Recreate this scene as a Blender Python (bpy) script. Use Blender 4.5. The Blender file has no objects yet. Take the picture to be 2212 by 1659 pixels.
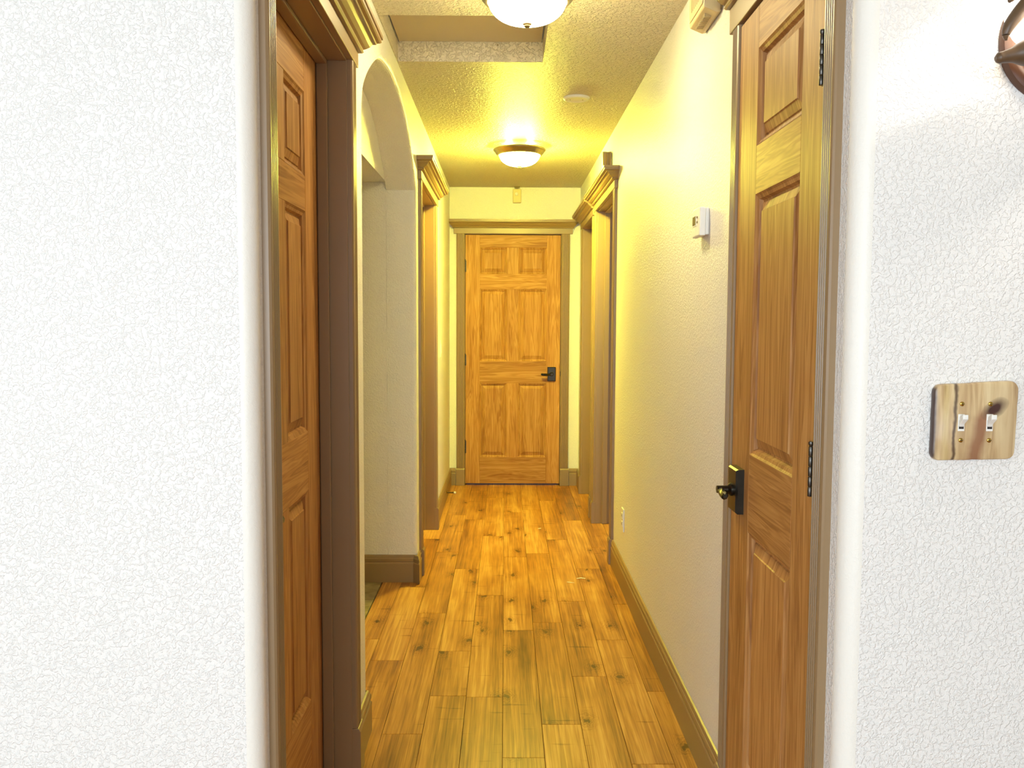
import bpy, bmesh, math, random
from mathutils import Vector, Matrix
random.seed(7)
S = bpy.context.scene
COL = S.collection

# ------------------------------------------------------------------ camera, world, exposure, large lights
def make_camera():
    f, pitch, yaw, roll, H = 1939.96, 0.0710, 0.0081, 0.0043, 1.3554
    cy, sy, cp, sp = math.cos(yaw), math.sin(yaw), math.cos(pitch), math.sin(pitch)
    fw = Vector((sy * cp, cy * cp, -sp)); r = Vector((cy, -sy, 0)); u = r.cross(fw)
    c, s = math.cos(roll), math.sin(roll)
    r2 = c * r + s * u; u2 = -s * r + c * u
    cam = bpy.data.cameras.new('camera'); o = bpy.data.objects.new('camera', cam); COL.objects.link(o)
    cam.sensor_fit = 'HORIZONTAL'; cam.sensor_width = 36.0; cam.lens = 36.0 * f / 2212.0
    cam.clip_start = 0.02
    m = Matrix((r2, u2, -fw)).transposed().to_4x4(); m.translation = Vector((0, 0, H))
    o.matrix_world = m
    S.camera = o
make_camera()

w = bpy.data.worlds.new('world'); S.world = w; w.use_nodes = True
w.node_tree.nodes['Background'].inputs[0].default_value = (0.72, 0.84, 1.0, 1)
w.node_tree.nodes['Background'].inputs[1].default_value = 0.15
S.view_settings.view_transform = 'Standard'
S.view_settings.look = 'None'
S.view_settings.gamma = 1.0
S.view_settings.use_curve_mapping = False
S.view_settings.exposure = 0.0

def area(name, loc, target, sx, sy, power, color):
    l = bpy.data.lights.new(name, 'AREA'); l.shape = 'RECTANGLE'; l.size = sx; l.size_y = sy
    l.energy = power; l.color = color
    o = bpy.data.objects.new(name, l); COL.objects.link(o); o.location = loc
    o.rotation_euler = (Vector(target) - Vector(loc)).to_track_quat('-Z', 'Y').to_euler()
    return o
def point(name, loc, power, color, radius):
    l = bpy.data.lights.new(name, 'POINT'); l.energy = power; l.color = color; l.shadow_soft_size = radius
    o = bpy.data.objects.new(name, l); COL.objects.link(o); o.location = loc
    return o
DAY = (0.73, 0.87, 1.0)
WARM = (1.0, 0.95, 0.12)
WARM_NEAR = (1.0, 0.84, 0.44)
# daylight through the windows of the room behind the camera and of the side bedroom
area('daylight_rear_window', (-0.9, -3.75, 1.45), (-0.6, 0, 1.25), 3.0, 1.9, 252, DAY)
area('daylight_left_window', (-3.05, -0.9, 1.45), (0, -0.7, 1.2), 1.8, 1.4, 60, DAY)
area('daylight_bedroom_window', (3.2, 4.4, 1.35), (-0.5, 6.1, 0.9), 1.2, 1.2, 28, DAY)

# ------------------------------------------------------------------ dimensions
L, R, D, HC = -0.45, 0.606, 7.315, 2.42       # hall walls, end wall, ceiling
TH = 0.15                                     # wall thickness
YL, YR = 1.63, 1.575                          # faces of the two walls either side of the hall mouth

# ------------------------------------------------------------------ node helpers and materials
class N:
    def __init__(s, name):
        s.m = bpy.data.materials.new(name); s.m.use_nodes = True
        s.t = s.m.node_tree; s.b = s.t.nodes['Principled BSDF']
    def n(s, typ, **kw):
        nd = s.t.nodes.new(typ)
        for k, v in kw.items():
            if k.startswith('i_'):
                key = k[2:]
                key = int(key) if key.isdigit() else key.replace('_', ' ')
                nd.inputs[key].default_value = v
            else: setattr(nd, k, v)
        return nd
    def l(s, a, b): s.t.links.new(a, b)
    def math(s, op, a, b=None, c=None, clamp=False):
        nd = s.t.nodes.new('ShaderNodeMath'); nd.operation = op; nd.use_clamp = clamp
        for i, v in enumerate((a, b, c)):
            if v is None: continue
            if isinstance(v, (int, float)): nd.inputs[i].default_value = v
            else: s.l(v, nd.inputs[i])
        return nd.outputs[0]
    def ramp(s, fac, stops, interp='LINEAR'):
        nd = s.t.nodes.new('ShaderNodeValToRGB'); cr = nd.color_ramp; cr.interpolation = interp
        while len(cr.elements) < len(stops): cr.elements.new(0.5)
        for e, (p, c) in zip(cr.elements, stops):
            e.position = p; e.color = c if len(c) == 4 else (*c, 1)
        s.l(fac, nd.inputs[0]); return nd.outputs[0]
    def mix(s, fac, a, b, mode='MIX'):
        nd = s.t.nodes.new('ShaderNodeMix'); nd.data_type = 'RGBA'; nd.blend_type = mode
        for sock, v in ((nd.inputs[0], fac), (nd.inputs[6], a), (nd.inputs[7], b)):
            if isinstance(v, (int, float)): sock.default_value = v
            elif isinstance(v, tuple): sock.default_value = v if len(v) == 4 else (*v, 1)
            else: s.l(v, sock)
        return nd.outputs[2]
    def set(s, **kw):
        for k, v in kw.items():
            key = k.replace('_', ' ')
            if isinstance(v, tuple): s.b.inputs[key].default_value = v if len(v) == 4 or key != 'Base Color' else (*v, 1)
            elif isinstance(v, (int, float)): s.b.inputs[key].default_value = v
            else: s.l(v, s.b.inputs[key])
    def bump(s, h, strength, dist, normal=None):
        nd = s.t.nodes.new('ShaderNodeBump'); nd.inputs['Strength'].default_value = strength; nd.inputs['Distance'].default_value = dist
        s.l(h, nd.inputs['Height'])
        if normal is not None: s.l(normal, nd.inputs['Normal'])
        s.l(nd.outputs[0], s.b.inputs['Normal']); return nd.outputs[0]

def srgb(r, g, b):
    f = lambda c: (c / 255 / 12.92) if c / 255 <= 0.04045 else ((c / 255 + 0.055) / 1.055) ** 2.4
    return (f(r), f(g), f(b))

def plaster(name, col, rough=0.42, spec=0.45, scale=125.0, strength=0.6, dist=0.0024):
    """Hand-trowelled (knock-down) texture coat under a satin paint."""
    k = N(name)
    g = k.n('ShaderNodeNewGeometry')
    n1 = k.n('ShaderNodeTexNoise', i_Scale=scale, i_Detail=2.5, i_Roughness=0.55, i_Distortion=0.6)
    k.l(g.outputs['Position'], n1.inputs['Vector'])
    h1 = k.ramp(n1.outputs['Fac'], [(0.46, (0, 0, 0)), (0.58, (1, 1, 1))])
    n2 = k.n('ShaderNodeTexNoise', i_Scale=scale * 3.3, i_Detail=2.0)
    k.l(g.outputs['Position'], n2.inputs['Vector'])
    h = k.math('ADD', h1, k.math('MULTIPLY', n2.outputs['Fac'], 0.45))
    n3 = k.n('ShaderNodeTexNoise', i_Scale=1.7, i_Detail=2.0); k.l(g.outputs['Position'], n3.inputs['Vector'])
    c = k.mix(n3.outputs['Fac'], tuple(x * 0.97 for x in col), tuple(min(1, x * 1.02) for x in col))
    k.set(Base_Color=c, Roughness=rough, Specular_IOR_Level=spec)
    k.bump(h, strength, dist)
    return k.m

def simple(name, col, rough=0.5, metal=0.0, noise=0.0, nscale=40, emis=None, emis_s=0.0, spec=0.5):
    k = N(name)
    k.set(Roughness=rough, Metallic=metal, Specular_IOR_Level=spec)
    tc = k.n('ShaderNodeTexCoord')
    n1 = k.n('ShaderNodeTexNoise', i_Scale=nscale, i_Detail=3.0); k.l(tc.outputs['Object'], n1.inputs['Vector'])
    c = k.mix(n1.outputs['Fac'], tuple(x * (1 - noise) for x in col), tuple(min(1, x * (1 + noise)) for x in col))
    k.set(Base_Color=c)
    if emis: k.set(Emission_Color=(*emis, 1), Emission_Strength=emis_s)
    return k.m

def pine(name, horizontal):
    """Clear-stained pine; grain along local z, or along local x for rails."""
    k = N(name)
    tc = k.n('ShaderNodeTexCoord'); oi = k.n('ShaderNodeObjectInfo')
    off = k.n('ShaderNodeCombineXYZ')
    k.l(k.math('MULTIPLY', oi.outputs['Random'], 31.0), off.inputs[0]); k.l(k.math('MULTIPLY', oi.outputs['Random'], 17.0), off.inputs[2])
    add = k.n('ShaderNodeVectorMath', operation='ADD'); k.l(tc.outputs['Object'], add.inputs[0]); k.l(off.outputs[0], add.inputs[1])
    mp = k.n('ShaderNodeMapping'); mp.inputs['Scale'].default_value = (1.3, 6, 24) if horizontal else (24, 6, 1.3)
    k.l(add.outputs[0], mp.inputs['Vector'])
    n1 = k.n('ShaderNodeTexNoise', i_Scale=1.0, i_Detail=3.0, i_Roughness=0.6, i_Distortion=0.8); k.l(mp.outputs[0], n1.inputs['Vector'])
    mp2 = k.n('ShaderNodeMapping'); mp2.inputs['Scale'].default_value = (2.2, 20, 130) if horizontal else (130, 20, 2.2)
    k.l(add.outputs[0], mp2.inputs['Vector'])
    n2 = k.n('ShaderNodeTexNoise', i_Scale=1.0, i_Detail=2.0); k.l(mp2.outputs[0], n2.inputs['Vector'])
    wv = k.math('MULTIPLY', k.math('SINE', k.math('MULTIPLY', n1.outputs['Fac'], 46.0)), 0.10)
    f = k.math('ADD', k.math('MULTIPLY', n1.outputs['Fac'], 0.65), k.math('ADD', k.math('MULTIPLY', n2.outputs['Fac'], 0.35), wv))
    c = k.ramp(f, [(0.28, srgb(146, 97, 52)), (0.5, srgb(175, 126, 72)), (0.74, srgb(196, 149, 92))])
    tint = k.math('ADD', 0.92, k.math('MULTIPLY', oi.outputs['Random'], 0.16))
    hsv = k.n('ShaderNodeHueSaturation'); k.l(c, hsv.inputs['Color']); k.l(tint, hsv.inputs['Value'])
    k.set(Base_Color=hsv.outputs[0], Roughness=0.5, Specular_IOR_Level=0.2)
    k.bump(n2.outputs['Fac'], 0.08, 0.0008)
    return k.m

def floorwood():
    """Knotty oak boards: position grain with a shift per board."""
    k = N('oak_floor')
    g = k.n('ShaderNodeNewGeometry'); oi = k.n('ShaderNodeObjectInfo')
    off = k.n('ShaderNodeCombineXYZ')
    k.l(k.math('MULTIPLY', oi.outputs['Random'], 53.0), off.inputs[0]); k.l(k.math('MULTIPLY', oi.outputs['Random'], 29.0), off.inputs[1])
    add = k.n('ShaderNodeVectorMath', operation='ADD'); k.l(g.outputs['Position'], add.inputs[0]); k.l(off.outputs[0], add.inputs[1])
    def noise(sc, detail, dist=0.0, rough=0.55):
        mp = k.n('ShaderNodeMapping'); mp.inputs['Scale'].default_value = sc; k.l(add.outputs[0], mp.inputs['Vector'])
        nn = k.n('ShaderNodeTexNoise', i_Scale=1.0, i_Detail=detail, i_Distortion=dist, i_Roughness=rough); k.l(mp.outputs[0], nn.inputs['Vector']); return nn.outputs['Fac']
    strip = noise((9, 0.35, 1), 1.0)
    grain = noise((85, 2.2, 1), 3.0, 0.5)
    fine = noise((260, 5, 1), 2.0)
    cloud = noise((9, 3.0, 1), 2.0)
    cross = noise((4, 26, 1), 2.0)
    # knots
    mp = k.n('ShaderNodeMapping'); mp.inputs['Scale'].default_value = (5.2, 2.6, 0.0); k.l(add.outputs[0], mp.inputs['Vector'])
    dis = k.n('ShaderNodeTexNoise', i_Scale=9.0, i_Detail=2.0); k.l(mp.outputs[0], dis.inputs['Vector'])
    dv = k.n('ShaderNodeVectorMath', operation='SCALE'); dv.inputs[3].default_value = 0.22; k.l(dis.outputs['Color'], dv.inputs[0])
    av = k.n('ShaderNodeVectorMath', operation='ADD'); k.l(mp.outputs[0], av.inputs[0]); k.l(dv.outputs[0], av.inputs[1])
    vo = k.n('ShaderNodeTexVoronoi', voronoi_dimensions='2D', i_Scale=1.0); k.l(av.outputs[0], vo.inputs['Vector'])
    sel = k.n('ShaderNodeSeparateColor'); k.l(vo.outputs['Color'], sel.inputs[0])
    keep = k.math('GREATER_THAN', sel.outputs[0], 0.45)
    core = k.ramp(vo.outputs['Distance'], [(0.02, (1, 1, 1)), (0.075, (0, 0, 0))])
    halo = k.ramp(vo.outputs['Distance'], [(0.03, (1, 1, 1)), (0.26, (0, 0, 0))])
    core = k.math('MULTIPLY', core, keep); halo = k.math('MULTIPLY', halo, keep)
    rings = k.math('MULTIPLY', k.math('MULTIPLY', k.math('SINE', k.math('MULTIPLY', vo.outputs['Distance'], 120.0)), halo), 0.07)
    f = k.math('ADD', k.math('MULTIPLY', strip, 0.46), k.math('ADD', k.math('MULTIPLY', grain, 0.55), k.math('ADD', k.math('MULTIPLY', cloud, 0.26), k.math('MULTIPLY', fine, 0.22))))
    f = k.math('ADD', k.math('SUBTRACT', f, 0.115), k.math('MULTIPLY', k.math('SUBTRACT', oi.outputs['Random'], 0.5), 0.12))
    f = k.math('SUBTRACT', f, k.math('MULTIPLY', halo, 0.10)); f = k.math('ADD', f, rings)
    crk = k.ramp(cross, [(0.66, (0, 0, 0)), (0.74, (1, 1, 1))])
    f = k.math('SUBTRACT', f, k.math('MULTIPLY', crk, 0.14))
    c = k.ramp(f, [(0.40, srgb(96, 55, 20)), (0.55, srgb(148, 95, 40)), (0.67, srgb(180, 124, 58)), (0.82, srgb(210, 160, 90))])
    c = k.mix(k.math('MULTIPLY', core, 0.85), c, srgb(62, 34, 14))
    k.set(Base_Color=c, Roughness=k.math('ADD', 0.30, k.math('MULTIPLY', grain, 0.18)), Specular_IOR_Level=0.36)
    k.bump(k.math('SUBTRACT', grain, core), 0.10, 0.0008)
    return k.m

def live_edge():
    """Juniper switch plate: pale sapwood, dark bark edge, heartwood streaks and a knot. Local x across, z up (metres)."""
    k = N('juniper_plate')
    tc = k.n('ShaderNodeTexCoord'); sep = k.n('ShaderNodeSeparateXYZ'); k.l(tc.outputs['Object'], sep.inputs[0])
    mp = k.n('ShaderNodeMapping'); mp.inputs['Scale'].default_value = (70, 20, 7); k.l(tc.outputs['Object'], mp.inputs['Vector'])
    n1 = k.n('ShaderNodeTexNoise', i_Scale=1.0, i_Detail=3.0, i_Distortion=0.6); k.l(mp.outputs[0], n1.inputs['Vector'])
    n2 = k.n('ShaderNodeTexNoise', i_Scale=38.0, i_Detail=2.0); k.l(tc.outputs['Object'], n2.inputs['Vector'])
    wob = k.math('MULTIPLY', k.math('SUBTRACT', n2.outputs['Fac'], 0.5), 0.010)
    x = k.math('ADD', sep.outputs[0], wob); z = sep.outputs[2]
    base = k.ramp(n1.outputs['Fac'], [(0.3, srgb(168, 136, 96)), (0.5, srgb(200, 172, 128)), (0.72, srgb(218, 196, 152))])
    def band(a, b, wdt):   # streak along x = a + b z
        d = k.math('ABSOLUTE', k.math('SUBTRACT', x, k.math('ADD', a, k.math('MULTIPLY', z, b))))
        return k.ramp(k.math('DIVIDE', d, wdt), [(0.25, (1, 1, 1)), (1.0, (0, 0, 0))])
    c = k.mix(k.math('MULTIPLY', band(-0.0375, 0.03, 0.0042), 0.85), base, srgb(66, 42, 34))
    c = k.mix(k.math('MULTIPLY', band(-0.052, 0.0, 0.008), 0.25), c, srgb(190, 170, 90))
    edge = k.ramp(k.math('ADD', k.math('ADD', sep.outputs[0], k.math('MULTIPLY', wob, 0.5)), 0.08), [(0.0075, (1, 1, 1)), (0.0125, (0, 0, 0))])
    c = k.mix(edge, c, srgb(58, 36, 34))
    low = k.ramp(k.math('ADD', z, 0.5), [(0.505, (1, 1, 1)), (0.53, (0, 0, 0))])
    c = k.mix(k.math('MULTIPLY', k.math('MULTIPLY', band(0.012, 0.22, 0.020), low), 0.85), c, srgb(140, 92, 66))
    dx = k.math('SUBTRACT', x, 0.033); dz = k.math('SUBTRACT', z, 0.024)
    dd = k.math('SQRT', k.math('ADD', k.math('POWER', k.math('ADD', dx, k.math('MULTIPLY', dz, -0.5)), 2.0), k.math('POWER', dz, 2.0)))
    kn = k.ramp(k.math('DIVIDE', dd, 0.022), [(0.35, (1, 1, 1)), (0.9, (0.25, 0.25, 0.25)), (1.3, (0, 0, 0))])
    c = k.mix(kn, c, srgb(66, 34, 28))
    k.set(Base_Color=c, Roughness=0.35)
    return k.m

def stone_tile():
    k = N('slate_tile')
    g = k.n('ShaderNodeNewGeometry')
    n1 = k.n('ShaderNodeTexNoise', i_Scale=9.0, i_Detail=5.0, i_Distortion=0.8); k.l(g.outputs['Position'], n1.inputs['Vector'])
    c = k.ramp(n1.outputs['Fac'], [(0.3, srgb(96, 84, 60)), (0.5, srgb(140, 124, 92)), (0.7, srgb(168, 150, 112))])
    k.set(Base_Color=c, Roughness=0.5); k.bump(n1.outputs['Fac'], 0.2, 0.003)
    return k.m

M = {}
M['wall'] = plaster('wall_paint', srgb(236, 233, 228))
M['wall_smooth'] = plaster('wall_paint_bullnose', srgb(236, 232, 222), strength=0.12)
M['ceiling'] = plaster('ceiling_paint', srgb(226, 216, 190), rough=0.46, spec=0.22, scale=62, strength=1.0, dist=0.0055)
M['hatch'] = simple('hatch_paint', srgb(205, 190, 160), 0.5, noise=0.03, nscale=6)
M['trim'] = simple('taupe_trim_paint', srgb(144, 118, 84), 0.36, noise=0.03, nscale=8)
M['pine_v'] = pine('pine_upright_grain', False)
M['pine_h'] = pine('pine_level_grain', True)
M['floor'] = floorwood()
M['tile'] = stone_tile()
M['grout'] = simple('grout', srgb(88, 74, 54), 0.8)
M['bronze'] = simple('dark_bronze', srgb(58, 54, 46), 0.3, 0.85, noise=0.25, nscale=60)
M['rim'] = simple('reeded_bronze', srgb(158, 146, 120), 0.3, 0.9, noise=0.1, nscale=30)
M['finial'] = simple('brown_finial', srgb(96, 78, 48), 0.6, 0.0, spec=0.2)
M['brass'] = simple('brass_screw', srgb(190, 160, 80), 0.25, 1.0)
M['steel'] = simple('hinge_steel', srgb(90, 86, 80), 0.35, 0.9, noise=0.1)
M['white'] = simple('white_plastic', srgb(236, 234, 226), 0.4)
M['ivory'] = simple('ivory_plastic', srgb(214, 196, 150), 0.45)
M['ivory_dark'] = simple('ivory_grille', srgb(170, 150, 104), 0.6)
M['slot'] = simple('dark_slot', srgb(40, 30, 24), 0.6)
M['screen'] = simple('grey_screen', srgb(74, 62, 52), 0.2)
M['button'] = simple('grey_button', srgb(150, 130, 90), 0.5)
M['glass_far'] = simple('lit_frosted_glass_far', (1, 0.95, 0.8), 0.3, emis=WARM, emis_s=490)
M['glass_near'] = simple('lit_frosted_glass_near', (1, 0.95, 0.8), 0.3, emis=WARM_NEAR, emis_s=84)
M['bulb'] = simple('lit_bulb', (1, 0.95, 0.85), 0.3, emis=(1.0, 0.86, 0.66), emis_s=60)
M['shade'] = simple('lit_frosted_shade', (1, 0.96, 0.9), 0.3, emis=(1.0, 0.88, 0.70), emis_s=9)
M['antler'] = simple('antler', srgb(92, 70, 48), 0.42, noise=0.35, nscale=45)
M['mount'] = simple('mount_wood', srgb(84, 52, 32), 0.4, noise=0.2, nscale=30)
M['paper'] = simple('paper', srgb(232, 226, 214), 0.8)
M['plate'] = live_edge()
M['glass'] = None
kg = N('window_glass'); kg.set(Base_Color=(1, 1, 1), Roughness=0.0, Transmission_Weight=1.0, IOR=1.02); M['glass'] = kg.m

# ------------------------------------------------------------------ mesh helpers
def link(name, bm, mat, parent=None, bevel=0.0, seg=2, smooth=False, loc=None):
    bmesh.ops.recalc_face_normals(bm, faces=bm.faces)
    if smooth:
        for f in bm.faces: f.smooth = True
        for e in bm.edges:
            if len(e.link_faces) == 2 and e.calc_face_angle(0) > math.radians(38): e.smooth = False
    me = bpy.data.meshes.new(name); bm.to_mesh(me); bm.free()
    me.materials.append(mat)
    o = bpy.data.objects.new(name, me); COL.objects.link(o)
    if parent is not None: o.parent = parent
    if loc is not None: o.location = loc
    if bevel > 0:
        b = o.modifiers.new('bevel', 'BEVEL'); b.width = bevel; b.segments = seg; b.limit_method = 'ANGLE'; b.angle_limit = math.radians(40)
    return o
def box_bm(bm, x0, x1, y0, y1, z0, z1):
    v = [bm.verts.new(p) for p in ((x0, y0, z0), (x1, y0, z0), (x1, y1, z0), (x0, y1, z0), (x0, y0, z1), (x1, y0, z1), (x1, y1, z1), (x0, y1, z1))]
    for f in ((0, 3, 2, 1), (4, 5, 6, 7), (0, 1, 5, 4), (1, 2, 6, 5), (2, 3, 7, 6), (3, 0, 4, 7)): bm.faces.new([v[i] for i in f])
    return v
def box(name, x0, x1, y0, y1, z0, z1, mat, parent=None, bevel=0.0, seg=2):
    bm = bmesh.new(); box_bm(bm, x0, x1, y0, y1, z0, z1); return link(name, bm, mat, parent, bevel, seg)
def prism(name, pts, fmap, d0, d1, mat, parent=None, bevel=0.0, smooth=False, seg=2):
    """Extrude the closed outline pts (a, b) from depth d0 to d1; fmap(a, b, d) gives the point."""
    bm = bmesh.new()
    A = [bm.verts.new(fmap(a, b, d0)) for a, b in pts]; B = [bm.verts.new(fmap(a, b, d1)) for a, b in pts]
    bm.faces.new(A); bm.faces.new(B[::-1])
    n = len(pts)
    for i in range(n): bm.faces.new((A[i], A[(i + 1) % n], B[(i + 1) % n], B[i]))
    return link(name, bm, mat, parent, bevel, seg, smooth)
def loft(bm, rows, closed_rows=False, cap=False):
    V = [[bm.verts.new(p) for p in r] for r in rows]
    for a, b in zip(V[:-1], V[1:]):
        n = len(a)
        for i in range(n if closed_rows else n - 1):
            j = (i + 1) % n
            bm.faces.new((a[i], a[j], b[j], b[i]))
    if cap:
        bm.faces.new(V[0][::-1]); bm.faces.new(V[-1])
    return V
def lathe_bm(bm, prof, n=48, axis='Z', o=(0, 0, 0), ripple=None):
    rows = []
    for r, h in prof:
        row = []
        for i in range(n):
            a = 2 * math.pi * i / n
            rr = r if ripple is None else r * ripple(a, r, h)
            c, s = rr * math.cos(a), rr * math.sin(a)
            p = {'Z': (c, s, h), 'Y': (c, h, s), 'X': (h, c, s)}[axis]
            row.append((p[0] + o[0], p[1] + o[1], p[2] + o[2]))
        rows.append(row)
    loft(bm, rows, True, True)
def lathe(name, prof, mat, parent=None, n=48, axis='Z', o=(0, 0, 0), ripple=None):
    bm = bmesh.new(); lathe_bm(bm, prof, n, axis, o, ripple); return link(name, bm, mat, parent, smooth=True)
def tube_bm(bm, pts, rad, n=12, flat=1.0):
    pts = [Vector(p) for p in pts]; rows = []
    up = Vector((0, 0, 1))
    for i, p in enumerate(pts):
        t = (pts[min(i + 1, len(pts) - 1)] - pts[max(i - 1, 0)]).normalized()
        s = t.cross(up)
        if s.length < 1e-3: s = Vector((1, 0, 0))
        s.normalize(); u = s.cross(t)
        rows.append([tuple(p + (s * math.cos(2 * math.pi * k / n) + u * math.sin(2 * math.pi * k / n) * flat) * rad[i]) for k in range(n)])
    loft(bm, rows, True, True)
def spline(ctrl, n):
    """Catmull-Rom through control tuples of any width."""
    out = []
    P = [ctrl[0]] + list(ctrl) + [ctrl[-1]]
    for i in range(1, len(P) - 2):
        for k in range(n):
            t = k / n
            out.append(tuple(0.5 * ((2 * b) + (c - a) * t + (2 * a - 5 * b + 4 * c - d) * t * t + (3 * b - a - 3 * c + d) * t ** 3) for a, b, c, d in zip(P[i - 1], P[i], P[i + 1], P[i + 2])))
    out.append(tuple(ctrl[-1])); return out
def tag(o, label=None, cat=None, kind=None, group=None):
    if label: o['label'] = label
    if cat: o['category'] = cat
    if kind: o['kind'] = kind
    if group: o['group'] = group
    return o
def empty(name, loc=(0, 0, 0), rz=0.0):
    o = bpy.data.objects.new(name, None); COL.objects.link(o); o.location = loc; o.rotation_euler = (0, 0, rz); o.empty_display_size = 0.1
    return o
def struct(o, label=None, cat=None): return tag(o, label, cat, 'structure')

# ------------------------------------------------------------------ room shell
ARCH = spline([(2.87, 2.00), (2.90, 2.075), (2.96, 2.125), (3.05, 2.178), (3.20, 2.250), (3.336, 2.294), (3.55, 2.322), (3.72, 2.327), (3.90, 2.313), (4.036, 2.292), (4.16, 2.255), (4.284, 2.203), (4.40, 2.135), (4.50, 2.07), (4.58, 2.005)], 5)
DOOR_LN = (1.746, 2.590, 2.082)      # opening: near y, far y, head height
DOOR_LM = (4.760, 5.730, 2.072)
DOOR_RC = (1.708, 2.322, 2.100)
DOOR_RM = (4.985, 5.925, 2.065)
DOOR_RF = (6.165, 6.950, 2.055)
J = 0.018                             # jamb board
def wall_poly(name, pts, xa, xb, mat, bev_pts=None, rad=0.018):
    bm = bmesh.new()
    A = [bm.verts.new((xa, a, b)) for a, b in pts]; B = [bm.verts.new((xb, a, b)) for a, b in pts]
    bm.faces.new(A); bm.faces.new(B[::-1]); n = len(pts)
    for i in range(n): bm.faces.new((A[i], A[(i + 1) % n], B[(i + 1) % n], B[i]))
    lay = None
    if bev_pts:
        lay = bm.edges.layers.float.new('bevel_weight_edge')
        S_ = set(bev_pts)
        for i in range(n):
            if pts[i] in S_ and pts[(i + 1) % n] in S_:
                e = bm.edges.get((A[i], A[(i + 1) % n]))
                if e: e[lay] = 1.0
    o = link(name, bm, mat)
    if bev_pts:
        m = o.modifiers.new('bullnose', 'BEVEL'); m.width = rad; m.segments = 4; m.limit_method = 'WEIGHT'
    return o
arch_pts = [(2.87, 0.0)] + [(a, b) for a, b in ARCH] + [(4.58, 0.0)]
lp = [(1.70, 0.0), (1.70, HC), (D + 0.1, HC), (D + 0.1, 0.0), (DOOR_LM[1] + J, 0), (DOOR_LM[1] + J, DOOR_LM[2] + J), (DOOR_LM[0] - J, DOOR_LM[2] + J), (DOOR_LM[0] - J, 0)] + arch_pts[::-1] + \
     [(DOOR_LN[1] + J, 0), (DOOR_LN[1] + J, DOOR_LN[2] + J), (DOOR_LN[0] - J, DOOR_LN[2] + J), (DOOR_LN[0] - J, 0)]
# near jamb side of the first opening is closed by the wall end below
o = wall_poly('wall_left', lp, L, L - TH, M['wall'], arch_pts)
struct(o, 'long cream textured hall wall with a rounded arch and two doorways', 'wall')
rp = [(1.66, 0.0), (1.66, HC), (D + 0.1, HC), (D + 0.1, 0.0)]
for a, b, h in (DOOR_RF, DOOR_RM, DOOR_RC): rp += [(b + J, 0), (b + J, h + J), (a - J, h + J), (a - J, 0)]
o = wall_poly('wall_right', rp, R, R + TH, M['wall'])
struct(o, 'cream textured hall wall carrying the thermostat and a narrow closet door', 'wall')
ep0, ep1, eph = -0.325, 0.453, 2.045
ep = [(L - 0.1, 0), (L - 0.1, HC), (R + 0.1, HC), (R + 0.1, 0), (ep1 + J, 0), (ep1 + J, eph + J), (ep0 - J, eph + J), (ep0 - J, 0)]
o = prism('wall_back', ep, lambda a, b, d: (a, d, b), D, D + 0.11, M['wall']); struct(o, 'short end wall of the hall around the six-panel door', 'wall')

def bullnose_wall(name, xa, xb, y0, y1, rad):
    """Wall facing the camera; the edge at xb is a rounded (bullnose) corner."""
    s = 1 if xb > xa else -1
    pts = [(xa, y0), (xa, y1), (xb, y1)]
    for i in range(11):
        t = math.pi / 2 * i / 10
        pts.append((xb - s * rad + s * rad * math.cos(t), y0 + rad - rad * math.sin(t)))
    pts.append((xb - s * (rad + 0.002), y0))
    o = prism(name, pts, lambda a, b, d: (a, b, d), 0.0, HC, M['wall'], smooth=True)
    o.data.materials.append(M['wall_smooth'])
    for p in o.data.polygons:
        if len(p.vertices) == 4 and all(abs(o.data.vertices[v].co.x - xb) < rad + 0.0025 and o.data.vertices[v].co.y < y1 - 0.005 for v in p.vertices): p.material_index = 1
    return o
o = bullnose_wall('wall_front_left', -2.8, L, YL, DOOR_LN[0] - J - 0.002, 0.028); struct(o, 'bright white textured wall left of the hall mouth', 'wall')
o = bullnose_wall('wall_front_right', 3.2, R, YR, DOOR_RC[0] - J - 0.002, 0.032); struct(o, 'bluish white knock-down textured wall with the wooden switch plate', 'wall')

# ceiling with the hatch recess
HX0, HX1, HY0, HY1, HZ = L + 0.004, 0.152, 3.235, 3.80, 2.500
bm = bmesh.new()
CX0, CX1, CY0, CY1, CT = -2.9, 3.3, -3.7, D + 0.2, 2.62
for a in ((CX0, CX1, CY0, HY0, HC, CT), (CX0, CX1, HY1, CY1, HC, CT), (CX0, HX0, HY0, HY1, HC, CT), (HX1, CX1, HY0, HY1, HC, CT)): box_bm(bm, *a)
struct(link('ceiling', bm, M['ceiling']), 'cream knock-down textured ceiling', 'ceiling')
hp = box('ceiling_hatch', HX0 + 0.006, HX1 - 0.006, HY0 + 0.004, HY1 - 0.006, HZ, HZ + 0.015, M['hatch'])
tag(hp, 'plain painted attic hatch panel recessed in the hall ceiling', 'hatch')
nb = lathe('nail_head', [(0.0005, 0), (0.004, 0.0005), (0.004, 0.003), (0.0005, 0.003)], M['button'], None, 12, 'Y', (0.0, 0, 0))
nb.location = (-0.035, HY1 - 0.0035, HZ - 0.012); tag(nb, 'tiny nail head on the edge of the ceiling recess', 'nail')

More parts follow.
